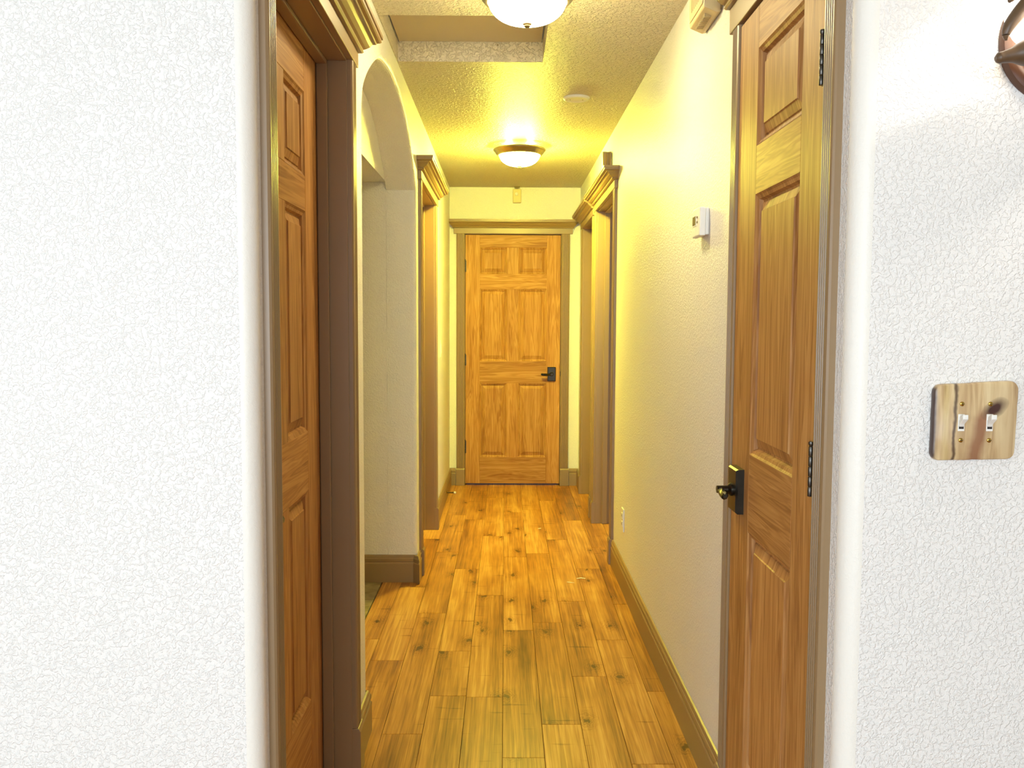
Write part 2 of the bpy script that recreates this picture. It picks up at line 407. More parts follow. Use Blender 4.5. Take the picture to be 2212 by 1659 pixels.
# floor: slab plus single boards
fl = box('floor', -2.9, 3.3, -3.7, D + 0.2, -0.12, -0.010, M['grout']); struct(fl, 'knotty golden oak board floor', 'floor')
W_ = 0.132
joints = {0: 2.70, 1: 2.93, 2: 3.34, -1: 3.15, -2: 3.16, -3: 2.86, 3: 2.66, -4: 3.5, 4: 3.2, -5: 2.7, 5: 3.0}
lens = {0: [1.15, 1.22, 1.2], 1: [1.02, 1.2, 1.2], 2: [0.92, 1.22, 1.2], -1: [1.2, 1.22], -2: [0.44, 1.22, 1.22], -3: [1.22, 1.1]}
for c in range(-5, 6):
    x0 = -0.003 + c * W_; x1 = x0 + W_
    x0 = max(x0, -0.628); x1 = min(x1, 0.745)
    if x1 - x0 < 0.02: continue
    j = joints[c]; ys = [j]
    for l_ in lens.get(c, []): ys.append(ys[-1] + l_)
    while ys[-1] < D - 0.25: ys.append(ys[-1] + random.uniform(0.95, 1.22))
    ys = [y for y in ys if y < D - 0.12] + [D + 0.10]
    while ys[0] > 0.9: ys.insert(0, ys[0] - random.uniform(1.0, 1.22))
    for a, b in zip(ys[:-1], ys[1:]):
        box('floor_plank', x0 + 0.0006, x1 - 0.0006, a + 0.0007, b - 0.0007, -0.010, random.uniform(-0.0006, 0.0), M['floor'], fl, 0.0008, 1)
# big room boards behind the hall mouth, joined (never in view)
bm = bmesh.new()
for i in range(-20, 24):
    x0 = -0.003 + i * W_; y0 = -3.6
    while y0 < YR - 0.05:
        y1 = min(y0 + random.uniform(0.9, 1.2), 0.9 if -5 <= i <= 5 else YR)
        if y1 - y0 < 0.03: break
        box_bm(bm, x0 + 0.0006, x0 + W_ - 0.0006, y0 + 0.0007, y1 - 0.0007, -0.010, 0.0); y0 = y1
st = link('living_room_planks', bm, M['floor'], fl); tag(st, kind='stuff')
# tiles of the side passage
for iy in range(6):
    for ix in range(4):
        x1 = -0.633 - ix * 0.305; y1 = 4.585 - iy * 0.305
        y0 = max(y1 - 0.30, 2.88)
        if y1 - y0 < 0.05: continue
        box('floor_tile', x1 - 0.30, x1, y0, y1, -0.010, random.uniform(-0.001, 0.0), M['tile'], fl, 0.002, 1)
# bedroom floor behind the open doorway
for i in range(17):
    box('floor_plank', 0.748 + i * W_, 0.748 + (i + 1) * W_ - 0.001, 3.8, 6.4, -0.010, 0.0, M['floor'], fl)

# side passage behind the arch (lowered ceiling)
o = box('wall_passage', -2.1, L - TH - 0.001, 4.601, 4.70, 0, 2.044, M['wall']); struct(o, 'cream wall closing the side passage behind the arch', 'wall')
o = box('wall_passage_near', -2.1, L - TH - 0.001, 2.77, 2.869, 0, 2.044, M['wall']); struct(o, 'near wall of the side passage', 'wall')
o = box('wall_passage_end', -2.2, -2.1, 2.77, 4.7, 0, 2.044, M['wall']); struct(o, 'end wall of the side passage', 'wall')
o = box('ceiling_passage', -2.2, L - TH - 0.0005, 2.77, 4.7, 2.045, HC - 0.001, M['wall']); struct(o, 'lowered soffit of the side passage behind the arch', 'ceiling')

# far jamb face of the arch, in front of the passage wall
# big room behind the camera
def wall_with_window(name, along, c0, c1, p0, p1, wa, wb, za, zb):
    bm = bmesh.new()
    def bx(a0, a1, z0, z1):
        if along == 'x': box_bm(bm, a0, a1, p0, p1, z0, z1)
        else: box_bm(bm, p0, p1, a0, a1, z0, z1)
    bx(c0, wa, 0, HC); bx(wb, c1, 0, HC); bx(wa, wb, 0, za); bx(wa, wb, zb, HC)
    return link(name, bm, M['wall'])
o = wall_with_window('wall_rear', 'x', -2.9, 3.3, -3.65, -3.5, -2.4, 0.6, 0.5, 2.35); struct(o, 'living room wall behind the viewer with a wide window', 'wall')
o = wall_with_window('wall_room_left', 'y', -3.5, YL, -2.9, -2.8, -1.8, 0.0, 0.75, 2.15); struct(o, 'living room side wall with a window', 'wall')
o = box('wall_room_right', 3.2, 3.3, -3.5, YR, 0, HC, M['wall']); struct(o, 'living room wall without openings', 'wall')
def window(n, along, a0, a1, z0, z1, p, npan):
    e = empty(f'window_{n}'); struct(e, 'white framed window behind the viewer' if n < 3 else 'white framed bedroom window', 'window')
    def bx(nm, u0, u1, q0, q1, y0, y1, m):
        if along == 'x': return box(nm, u0, u1, y0, y1, q0, q1, m, e)
        return box(nm, y0, y1, u0, u1, q0, q1, m, e)
    t = 0.05
    bm = bmesh.new()
    for u0, u1, q0, q1 in ((a0, a0 + t, z0, z1), (a1 - t, a1, z0, z1), (a0 + t, a1 - t, z0, z0 + t), (a0 + t, a1 - t, z1 - t, z1)):
        if along == 'x': box_bm(bm, u0, u1, p - 0.03, p + 0.03, q0, q1)
        else: box_bm(bm, p - 0.03, p + 0.03, u0, u1, q0, q1)
    link('window_frame', bm, M['white'], e)
    wdt = (a1 - a0 - 2 * t) / npan
    for i in range(1, npan): bx('mullion', a0 + t + i * wdt - 0.015, a0 + t + i * wdt + 0.015, z0 + t, z1 - t, p - 0.02, p + 0.02, M['white'])
window(1, 'x', -2.4, 0.6, 0.5, 2.35, -3.575, 3)
window(2, 'y', -1.8, 0.0, 0.75, 2.15, -2.85, 2)
# bedroom behind the open right-hand doorway
o = box('wall_bedroom_near', R + TH + 0.001, 3.1, 3.70, 3.80, 0, HC, M['wall']); struct(o, 'bedroom wall behind the hall', 'wall')
o = box('wall_bedroom_far', R + TH + 0.001, 3.1, 6.05, 6.13, 0, HC, M['wall']); struct(o, 'bedroom wall past the open doorway', 'wall')
o = wall_with_window('wall_bedroom_end', 'y', 3.8, 6.05, 3.0, 3.1, 3.9, 5.1, 0.75, 1.95); struct(o, 'bedroom wall with the window', 'wall')
window(3, 'y', 3.9, 5.1, 0.75, 1.95, 3.05, 2)

# ------------------------------------------------------------------ trims (local frame: x across the opening, front towards -y, wall face at y = 0)
CW = 0.064
def trim_set(n, loc, rz, wd, h, label, near_plinth=True, ext=0.062, extl=None, extr=None, recess=None, stop_y=None, depth=TH, bot=0.0, fh=0.052):
    e = empty(f'trim_{n}', loc, rz); struct(e, label, 'door trim')
    # fluted legs
    fl_p = [(0, 0), (0, 0.012), (0.003, 0.016), (0.009, 0.018)]
    x = 0.011; pitch = (CW - 0.022) / 4
    for i in range(4):
        fl_p += [(x + 0.0015, 0.018), (x + 0.003, 0.0135), (x + pitch - 0.004, 0.0135), (x + pitch - 0.0015, 0.018)]; x += pitch
    fl_p += [(CW - 0.009, 0.018), (CW - 0.003, 0.016), (CW, 0.012), (CW, 0)]
    for s in (0, 1):
        q = [((wd + 0.004 + a) if s else (-0.004 - a), b) for a, b in fl_p]
        prism('casing_leg', q, lambda a, b, d: (a, -b, d), 0.143 + bot, h + 0.004, M['trim'], e)
        a0 = wd + 0.001 if s else -0.001 - CW - 0.008
        bm = bmesh.new(); a1 = a0 + CW + 0.008
        prof = [(0, 0), (0.026, 0), (0.026, 0.132), (0.020, 0.142), (0, 0.142)]
        loft(bm, [[(a0, -p, z) for p, z in prof], [(a1, -p, z) for p, z in prof]], True, True)
        link('plinth_block', bm, M['trim'], e, 0.0015, 2)
    # frieze board
    f0, f1, fz = -CW - 0.026, wd + CW + 0.026, h + 0.004
    box('frieze_board', f0, f1, -0.020, 0, fz, fz + fh, M['trim'], e, 0.002, 2)
    # crown: (projection, height)
    prof = [(0.020, 0), (0.030, 0.001), (0.034, 0.005), (0.032, 0.009), (0.033, 0.012), (0.040, 0.016), (0.050, 0.024), (0.056, 0.033), (0.059, 0.036), (0.066, 0.036), (0.068, 0.040), (0.076, 0.043), (0.080, 0.046), (0.080, 0.054), (0.084, 0.055), (0.084, 0.066)]
    cz = fz + fh - 0.008
    bm = bmesh.new(); rows = []
    e0 = ext if extl is None else extl; e1 = ext if extr is None else extr
    for p, z in prof:
        t = (p - 0.020) / 0.064
        ua, ub = f0 - t * e0 - 0.001, f1 + t * e1 + 0.001
        rows.append([(ua, 0, cz + z), (ua, -p, cz + z), (ub, -p, cz + z), (ub, 0, cz + z)])
    loft(bm, rows, True, True)
    link('crown_molding', bm, M['trim'], e)
    # jamb boards and stops
    for a, b in ((-J, 0), (wd, wd + J)): box('jamb_board', a, b, -0.001, depth - 0.002, 0, h + J, M['trim'], e, 0.0015, 1)
    box('jamb_head', 0, wd, -0.001, depth - 0.002, h, h + J, M['trim'], e, 0.0015, 1)
    if stop_y is not None:
        s0, s1 = stop_y
        for a, b in ((0, 0.012), (wd - 0.012, wd)): box('door_stop_strip', a, b, s0, s1, 0, h, M['trim'], e, 0.003, 2)
        box('door_stop_head', 0.012, wd - 0.012, s0, s1, h - 0.012, h, M['trim'], e, 0.003, 2)
    return e
T1 = trim_set(1, (ep0, D, 0), 0, ep1 - ep0, eph, 'taupe fluted trim and crown around the end door', extl=0.052, extr=0.05, depth=0.105, stop_y=(0.045, 0.085))
T2 = trim_set(2, (L, DOOR_LN[0], 0), math.pi / 2, DOOR_LN[1] - DOOR_LN[0], DOOR_LN[2], 'taupe trim with deep jamb and crown beside the white near wall', stop_y=(0.052, 0.083))
T3 = trim_set(3, (R, DOOR_RC[1], 0), -math.pi / 2, DOOR_RC[1] - DOOR_RC[0], DOOR_RC[2], 'taupe fluted trim around the narrow closet door', stop_y=(0.027, 0.06), extl=0.018, fh=0.072)
T4 = trim_set(4, (L, DOOR_LM[0], 0), math.pi / 2, DOOR_LM[1] - DOOR_LM[0], DOOR_LM[2], 'taupe trim and crown just past the arch', stop_y=(0.06, 0.095))
T5 = trim_set(5, (R, DOOR_RM[1], 0), -math.pi / 2, DOOR_RM[1] - DOOR_RM[0], DOOR_RM[2], 'taupe trim and crown nearest the wall outlet', stop_y=(0.045, 0.08), extl=0.045)
T6 = trim_set(6, (R, DOOR_RF[1], 0), -math.pi / 2, DOOR_RF[1] - DOOR_RF[0], DOOR_RF[2], 'taupe trim meeting the end wall crown in the corner', stop_y=(0.06, 0.095), extr=0.02)

# ------------------------------------------------------------------ doors
def panel_obj(u0, u1, z0, z1, parent, th):
    bm = bmesh.new()
    loops = [(0.000, 0.0005), (0.004, 0.004), (0.011, 0.007), (0.013, 0.012), (0.015, 0.016), (0.020, 0.016), (0.022, 0.013), (0.041, 0.0065), (0.043, 0.0035)]
    rows = []
    for i, d in loops: rows.append([(u0 + i, d, z0 + i), (u1 - i, d, z0 + i), (u1 - i, d, z1 - i), (u0 + i, d, z1 - i)])
    V = [[bm.verts.new(p) for p in r] for r in rows]
    for a, b in zip(V[:-1], V[1:]):
        for i in range(4): bm.faces.new((a[i], a[(i + 1) % 4], b[(i + 1) % 4], b[i]))
    bm.faces.new(V[-1])
    back = [bm.verts.new((u, th, z)) for u, z in ((u0, z0), (u1, z0), (u1, z1), (u0, z1))]
    bm.faces.new(back[::-1])
    for i in range(4): bm.faces.new((V[0][i], back[i], back[(i + 1) % 4], V[0][(i + 1) % 4]))
    return link('panel', bm, M['pine_v'], parent)
def door(n, loc, rz, wd, h, cols, rows, label, z0=0.010, th=0.035):
    """cols: panel x ranges; rows: panel z ranges, top first."""
    e = empty(f'door_{n}', loc, rz); struct(e, label, 'door')
    bv = 0.0012
    box('stile', 0, cols[0][0], 0, th, z0, h, M['pine_v'], e, bv, 1)
    box('stile', cols[-1][1], wd, 0, th, z0, h, M['pine_v'], e, bv, 1)
    zs = [h] + [z for r in rows for z in r] + [z0]
    for i in range(0, len(zs), 2): box('rail', cols[0][0], cols[-1][1], 0, th, zs[i + 1], zs[i], M['pine_h'], e, bv, 1)
    for zt, zb in rows:
        for a, b in zip(cols[:-1], cols[1:]): box('muntin', a[1], b[0], 0, th, zb, zt, M['pine_v'], e, bv, 1)
        for a, b in cols: panel_obj(a, b, zb, zt, e, th)
    return e
def hinge(e, x, y, z0, z1):
    bm = bmesh.new(); n = 5; hh = (z1 - z0) / n
    for i in range(n): lathe_bm(bm, [(0.0040, z0 + i * hh + 0.0006), (0.0043, z0 + i * hh + 0.001), (0.0043, z0 + (i + 1) * hh - 0.001), (0.0040, z0 + (i + 1) * hh - 0.0006)], 14, 'Z', (x, y, 0))
    lathe_bm(bm, [(0.003, z1), (0.0045, z1 + 0.003), (0.0050, z1 + 0.006), (0.0042, z1 + 0.009), (0.001, z1 + 0.010)], 14, 'Z', (x, y, 0))
    h = link('hinge', bm, M['steel'], e, smooth=True)
    box('hinge_leaf', x - 0.008, x + 0.008, y + 0.003, y + 0.007, z0, z1, M['steel'], h)
    return h
R3 = [(1.94, 1.728), (1.604, 1.022), (0.840, 0.232)]
d1 = door(1, (ep0 + 0.003, D + 0.006, 0), 0, ep1 - ep0 - 0.006, 2.041, [(0.117, 0.337), (0.431, 0.660)], R3, 'golden pine six-panel door closing the far end of the hall', z0=0.014)
for a, b in ((1.744, 1.834), (0.985, 1.072), (0.265, 0.365)): hinge(d1, 0.0, -0.004, a, b)
R2 = [(1.955, 1.736), (1.642, 1.052), (0.887, 0.302)]
wl = DOOR_LN[1] - DOOR_LN[0] - 0.006
d2 = door(2, (L - 0.085, DOOR_LN[0] + 0.003, 0), math.pi / 2, wl, 2.078, [(0.150, 0.372), (0.462, 0.684)], R2, 'amber pine panel door set deep in the dark jamb beside the white wall', z0=0.012)
R1 = [(1.995, 1.770), (1.655, 1.034), (0.842, 0.235)]
wc = DOOR_RC[1] - DOOR_RC[0] - 0.006
d3 = door(3, (R - 0.012, DOOR_RC[1] - 0.003, 0), -math.pi / 2, wc, 2.096, [(0.163, 0.486)], R1, 'narrow three-panel pine closet door with bronze lever', z0=0.012)
for a, b in ((1.795, 1.888), (1.018, 1.116), (0.26, 0.36)): hinge(d3, wc + 0.002, -0.005, a, b)
wm = DOOR_LM[1] - DOOR_LM[0] - 0.006
d4 = door(4, (L - 0.097, DOOR_LM[0] + 0.003, 0), math.pi / 2, wm, 2.068, [(0.14, 0.43), (0.534, 0.824)], R3, 'closed pine door hidden deep in the doorway past the arch')
wf = DOOR_RF[1] - DOOR_RF[0] - 0.006
d5 = door(5, (R + 0.097, DOOR_RF[1] - 0.003, 0), -math.pi / 2, wf, 2.051, [(0.117, 0.337), (0.431, 0.66)], R3, 'closed pine door deep in the last doorway before the end wall')

def bevel_plate(bm, u0, u1, z0, z1, d, ch):
    rows = [[(u0, 0, z0), (u1, 0, z0), (u1, 0, z1), (u0, 0, z1)], [(u0, -d * 0.75, z0), (u1, -d * 0.75, z0), (u1, -d * 0.75, z1), (u0, -d * 0.75, z1)], [(u0 + ch, -d, z0 + ch), (u1 - ch, -d, z0 + ch), (u1 - ch, -d, z1 - ch), (u0 + ch, -d, z1 - ch)]]
    loft(bm, rows, True, True)
def lever_handle(e, u, z, direction, ln=0.098, hw=0.033, hh=0.057, d=0.018, out=0.052):
    bm = bmesh.new(); bevel_plate(bm, u - hw, u + hw, z - hh, z + hh, d, 0.004)
    p = link('door_handle', bm, M['bronze'], e); p['label'] = 'dark bronze lever on a tall plate'
    lathe('rose', [(0.017, -d + 0.001), (0.017, -d - 0.005), (0.013, -d - 0.009), (0.010, -d - 0.011), (0.0095, -out), (0.0095, -out - 0.006)], M['bronze'], p, 20, 'Y', (u, 0, z))
    # faceted twisted lever
    bm = bmesh.new(); rows = []
    n = 14
    for i in range(n + 1):
        t = i / n; x = u + direction * (ln * t - 0.010)
        half = 0.008 + 0.006 * math.sin(math.pi * min(1, t * 1.1)) * t; thick = 0.0075 + 0.003 * t
        if t > 0.93: half *= 0.55; thick *= 0.55
        tw = math.radians(75) * max(0, t - 0.15)
        row = []
        for k in range(8):
            a = 2 * math.pi * k / 8 + math.pi / 8
            y_, z_ = thick * math.cos(a), half * math.sin(a)
            row.append((x, -out + 0.004 - 0.010 * t + y_ * math.cos(tw) - z_ * math.sin(tw), z - 0.004 * math.sin(math.pi * t) + y_ * math.sin(tw) + z_ * math.cos(tw)))
        rows.append(row)
    loft(bm, rows, True, True); link('lever', bm, M['bronze'], p)
    return p
lever_handle(d1, 0.3815 - ep0 - 0.003, 0.918, -1)
lever_handle(d3, DOOR_RC[1] - 0.003 - 2.238, 0.932, 1, ln=0.10, hw=0.040, hh=0.056, d=0.020)
lever_handle(d2, 0.07, 0.93, 1)
box('latch_plate', ep1 - ep0 - 0.006 - 0.001, ep1 - ep0 - 0.006 + 0.0025, -0.0005, 0.02, 0.90, 0.94, M['bronze'], d1)

# ------------------------------------------------------------------ baseboards
BP = [(0, 0), (0.015, 0), (0.015, 0.098), (0.013, 0.102), (0.0105, 0.104), (0.0105, 0.108), (0.013, 0.110), (0.0135, 0.122), (0.0115, 0.127), (0.009, 0.129), (0.009, 0.133), (0.006, 0.140), (0, 0.142)]
def baseboard(name, path, label):
    """path: plan points along the wall face, the room on the left-hand side of travel."""
    bm = bmesh.new(); rows = []
    P = [Vector((a, b)) for a, b in path]
    nrm = []
    for a, b in zip(P[:-1], P[1:]):
        t = (b - a).normalized(); nrm.append(Vector((-t.y, t.x)))
    for i, p in enumerate(P):
        if i == 0: m = nrm[0]; s = 1
        elif i == len(P) - 1: m = nrm[-1]; s = 1
        else:
            m = (nrm[i - 1] + nrm[i]).normalized(); s = 1 / max(0.3, m.dot(nrm[i]))
        rows.append([(p.x + m.x * d * s, p.y + m.y * d * s, z) for d, z in BP])
    loft(bm, rows, True, True)
    return struct(link(name, bm, M['trim']), label, 'baseboard')
g = 0.0005
baseboard('baseboard_right', [(R - g, DOOR_RC[1] + 0.076), (R - g, DOOR_RM[0] - 0.076)], 'long taupe baseboard under the thermostat wall')
baseboard('baseboard_right', [(R - g, DOOR_RM[1] + 0.076), (R - g, DOOR_RF[0] - 0.076)], 'short taupe baseboard between the two far doorways')
baseboard('baseboard_back', [(R - g, DOOR_RF[1] + 0.076), (R - g, D - g), (ep1 + 0.076, D - g)], 'taupe baseboard corner beyond the last doorway')
baseboard('baseboard_left', [(ep0 - 0.076, D - g), (L + g, D - g), (L + g, DOOR_LM[1] + 0.076)], 'taupe baseboard holding the door stop')
baseboard('baseboard_left', [(L + g, DOOR_LM[0] - 0.076), (L + g, 4.60 - 0.034), (L + g - 0.014, 4.58 - g), (-0.60, 4.58 - g), (-2.08, 4.58 - g)], 'taupe baseboard wrapping the far side of the arch')
baseboard('baseboard_left', [(-2.08, 2.87 + g), (L + g, 2.87 + g), (L + g, DOOR_LN[1] + 0.076)], 'taupe baseboard on the near side of the arch')
# passage wall face flush with the jamb of the arch
o = box('wall_passage_face', -2.1, L - TH - 0.001, 4.581, 4.6005, 0, 2.044, M['wall']); struct(o, 'plastered face of the side passage wall', 'wall')

# ------------------------------------------------------------------ things
def ceiling_light(x, y, label, glass, lamp_pow, leak_pow, col):
    e = tag(empty('ceiling_light', (x, y, HC)), label, 'ceiling light', group=None)
    rip = lambda a, r, h: 1.0 + (0.006 * (1 if int(a / (2 * math.pi) * 96) % 2 else -1) if 0.13 < r < 0.158 else 0)
    lathe('canopy', [(0.050, -0.0005), (0.050, -0.014), (0.004, -0.018)], M['rim'], e, 40)
    lathe('rim', [(0.130, -0.022), (0.158, -0.022), (0.161, -0.026), (0.159, -0.032), (0.154, -0.035), (0.149, -0.042), (0.141, -0.053), (0.136, -0.058), (0.132, -0.061), (0.1265, -0.061), (0.126, -0.050)], M['rim'], e, 96, ripple=rip)
    prof = [(0.1235, -0.035)]
    for i in range(15):
        t = math.pi / 2 * i / 14
        prof.append((0.124 * math.cos(t) ** 0.75 + 0.001, -0.050 - 0.074 * math.sin(t)))
    g_ = lathe('glass_bowl', prof, glass, e, 64)
    lathe('finial', [(0.004, -0.118), (0.014, -0.1245), (0.0145, -0.128), (0.010, -0.131), (0.0105, -0.134), (0.006, -0.138), (0.001, -0.139)], M['finial'], e, 24)
    for k in range(4):
        a = math.pi / 4 + k * math.pi / 2
        point('bulb_light', (x + 0.09 * math.cos(a), y + 0.09 * math.sin(a), HC - 0.024), leak_pow / 4, col, 0.015)
    return e
ceiling_light(0.067, 2.925, 'frosted bowl ceiling light nearer the viewer, beside the attic hatch', M['glass_near'], 0, 1.6, WARM_NEAR)
ceiling_light(0.085, 5.58, 'bronze rimmed glowing bowl ceiling light near the end door', M['glass_far'], 0, 30.0, WARM)

e = tag(empty('ceiling_cover', (0.338, 4.385, HC)), 'round flat white cover plate on the hall ceiling', 'cover plate')
lathe('disc', [(0.064, -0.0005), (0.064, -0.005), (0.060, -0.010), (0.054, -0.012), (0.052, -0.011), (0.001, -0.011)], M['white'], e, 48)
for k in range(2): lathe('screw', [(0.003, -0.0105), (0.003, -0.012), (0.0005, -0.0125)], M['button'], e, 10, 'Z', (0.03 * (1 if k else -1), 0.0, 0))
c_ = lathe('ceiling_button', [(0.024, 0.0), (0.024, -0.006), (0.018, -0.013), (0.006, -0.016), (0.0005, -0.016)], M['rim'], None, 24)
c_.location = (0.092, 7.262, HC - 0.0005); tag(c_, 'small brown cap on the ceiling edge over the end wall sensor', 'cap')

# sensor on the end wall
e = tag(empty('wall_sensor', (0.093, D - 0.0005, 2.352)), 'cream box sensor high on the end wall above the door', 'sensor')
bm = bmesh.new(); box_bm(bm, -0.034, 0.034, -0.028, 0, -0.058, 0.052); link('body', bm, M['ivory'], e, 0.006, 3)
bm = bmesh.new(); box_bm(bm, -0.030, 0.030, -0.032, -0.0285, -0.054, -0.006); link('cover', bm, M['ivory'], e, 0.003, 2)
lathe('lens', [(0.014, -0.028), (0.012, -0.034), (0.006, -0.037), (0.0005, -0.038)], M['white'], e, 20, 'Y', (-0.004, 0, 0.012))

# chime box on the right wall, high up
e = tag(empty('door_chime', (R - 0.0005, 2.685, 2.225)), 'cream slotted chime box high on the wall beside the closet door', 'chime')
prism('body', [(0, 0.0), (-0.012, -0.004), (-0.050, 0.012), (-0.050, 0.155), (0, 0.155)], lambda a, b, d: (a, d, b), -0.098, 0.098, M['ivory'], e, 0.003)
bm = bmesh.new(); box_bm(bm, -0.0530, -0.0500, -0.088, 0.088, 0.024, 0.146); fp = link('front_cover', bm, M['ivory'], e, 0.001, 1)
for i in range(7):
    box('slot', -0.0538, -0.0527, -0.055 + i * 0.018, -0.050 + i * 0.018, 0.045, 0.125, M['ivory_dark'], fp)
bm = bmesh.new()
for i in range(8): box_bm(bm, -0.040, -0.020, -0.06 + i * 0.015, -0.052 + i * 0.015, -0.004, 0.006)
link('bottom_grille', bm, M['ivory_dark'], e)
box('mounting_plate', -0.004, 0, -0.108, 0.108, 0.004, 0.15, M['button'], e)

# thermostat
e = tag(empty('thermostat', (R - 0.0005, 2.742, 1.652)), 'small white thermostat with a dark display on the hall wall', 'thermostat')
bm = bmesh.new(); box_bm(bm, -0.011, 0, -0.053, 0.053, -0.040, 0.040); link('base', bm, M['white'], e, 0.003, 2)
fp = [(-0.011, -0.056), (-0.0285, -0.056), (-0.0300, -0.045), (-0.0315, 0.0), (-0.0305, 0.036), (-0.0265, 0.056), (-0.011, 0.056)]
prism('body', fp, lambda a, b, d: (a, b, d), -0.043, 0.041, M['white'], e, 0.003)
box('bezel', -0.0325, -0.0300, -0.018, 0.032, -0.012, 0.022, M['white'], e, 0.0005, 1)
box('screen', -0.0332, -0.0320, -0.012, 0.028, -0.008, 0.018, M['screen'], e)
for k in range(2): box('button', -0.0335, -0.0300, -0.034, -0.026, 0.010 - k * 0.015, 0.016 - k * 0.015, M['button'], e, 0.001, 1)

# outlet on the right wall
e = tag(empty('wall_outlet', (R - 0.0005, 4.502, 0.346)), 'white duplex outlet low on the wall by the far doorways', 'outlet')
box('cover_plate', -0.006, 0, -0.036, 0.036, -0.058, 0.058, M['white'], e, 0.002, 2)
for s in (-1, 1):
    rc = box('receptacle', -0.0085, -0.004, -0.017, 0.017, s * 0.021 - 0.015, s * 0.021 + 0.015, M['white'], e, 0.002, 2)
    for q in (-1, 1): box('slot', -0.0090, -0.0080, q * 0.007 - 0.0012, q * 0.007 + 0.0012, s * 0.021 - 0.005, s * 0.021 + 0.006, M['slot'], rc)
lathe('screw', [(0.003, -0.006), (0.003, -0.0068), (0.0005, -0.0072)], M['button'], e, 10, 'X')

# light switch on the far left wall
e = tag(empty('light_switch', (L + 0.0005, 6.25, 1.155)), 'plain white switch plate on the wall past the arch doorway', 'switch')
box('cover_plate', 0, 0.006, -0.036, 0.036, -0.058, 0.058, M['white'], e, 0.002, 2)
box('rocker', 0.004, 0.0095, -0.016, 0.016, -0.033, 0.033, M['white'], e, 0.002, 2)

# door stop on the left baseboard
e = tag(empty('door_stop', (L + 0.0155, 6.67, 0.062)), 'spring door stop with a white tip on the baseboard', 'door stop')
lathe('flange', [(0.012, 0.0), (0.012, 0.003), (0.006, 0.005), (0.0005, 0.005)], M['brass'], e, 16, 'X')
bm = bmesh.new(); tube_bm(bm, [(0.004 + 0.052 * i / 80, 0.005 * math.cos(i * 0.9), 0.005 * math.sin(i * 0.9)) for i in range(81)], [0.0014] * 81, 6); link('spring', bm, M['steel'], e, smooth=True)
lathe('rubber_tip', [(0.007, 0.055), (0.009, 0.058), (0.009, 0.068), (0.006, 0.072), (0.0005, 0.072)], M['white'], e, 16, 'X')

# offcut of molding standing on the crown of the right-hand doorway
zc = DOOR_RM[2] + 0.004 + 0.044 + 0.066
oc = prism('molding_offcut', [(0, 0), (0, 0.052), (0.006, 0.052), (0.012, 0.044), (0.017, 0.040), (0.022, 0.040), (0.028, 0.046), (0.034, 0.050), (0.040, 0.050), (0.046, 0.042), (0.050, 0.030), (0.050, 0)], lambda a, b, d: (-a * 1.05, -b * 0.7, d), 0.0005, 0.135, M['trim'], None, 0.001)
oc.location = (R - 0.004, 5.22, zc); tag(oc, 'short taupe molding offcut standing on the crown of a doorway', 'molding')

# wooden switch plate
e = tag(empty('switch_plate', (0.826, YR - 0.0005, 1.180)), 'live-edge wooden plate with two white toggle switches on the white wall', 'switch')
rng = random.Random(3)
outl = []
cr = [(-0.0745, -0.068), (0.072, -0.0655), (0.0745, 0.0725), (-0.0735, 0.0665)]
rr = 0.014
for (cx, cz), a0 in zip(cr, (180, 270, 0, 90)):
    ccx = cx + (rr if cx < 0 else -rr); ccz = cz + (rr if cz < 0 else -rr)
    for i in range(7):
        a = math.radians(a0 + i * 15); outl.append((ccx + rr * math.cos(a), ccz + rr * math.sin(a)))
    nx = cr[(cr.index((cx, cz)) + 1) % 4]
    last = outl[-1]
    ncx = nx[0] + (rr if nx[0] < 0 else -rr); ncz = nx[1] + (rr if nx[1] < 0 else -rr)
    na = math.radians((a0 + 90) % 360); nxt = (ncx + rr * math.cos(na), ncz + rr * math.sin(na))
    for i in range(1, 8):
        t = i / 8; outl.append((last[0] + (nxt[0] - last[0]) * t + rng.uniform(-0.0006, 0.0006), last[1] + (nxt[1] - last[1]) * t + rng.uniform(-0.0006, 0.0006)))
bm = bmesh.new()
sc = lambda k, d: [(a * k, -d, b * k) for a, b in outl]
loft(bm, [sc(0.985, 0.0), sc(1.0, 0.003), sc(1.0, 0.010), sc(0.985, 0.0135), sc(0.955, 0.015)], True, True)
pl = link('plate', bm, M['plate'], e, smooth=True)
for x in (-0.0255, 0.0245):
    bz = box('toggle_slot', x - 0.0058, x + 0.0058, -0.0158, -0.0135, -0.0155, 0.0145, M['white'], e, 0.0005, 1)
    box('slot', x - 0.0042, x + 0.0042, -0.0162, -0.0157, -0.0115, 0.004, M['slot'], bz)
    bm = bmesh.new()
    rows = [[(x + sx * wx, y, z) for sx, z in ((-1, z0), (1, z0), (1, z1), (-1, z1))] for wx, y, z0, z1 in ((0.0042, -0.0155, -0.0085, 0.0085), (0.0042, -0.020, -0.002, 0.0115), (0.0048, -0.029, 0.0055, 0.0150), (0.0040, -0.031, 0.0070, 0.0140))]
    loft(bm, rows, True, True); link('toggle', bm, M['white'], e, 0.0008, 2)
    for z in (0.0325, -0.0315):
        sw = lathe('screw', [(0.0040, -0.0145), (0.0040, -0.0162), (0.0028, -0.0172), (0.0004, -0.0174)], M['brass'], e, 16, 'Y', (x, 0, z))
        box('screw_slot', x - 0.0030, x + 0.0030, -0.0177, -0.0170, z - 0.0005, z + 0.0005, M['slot'], sw)

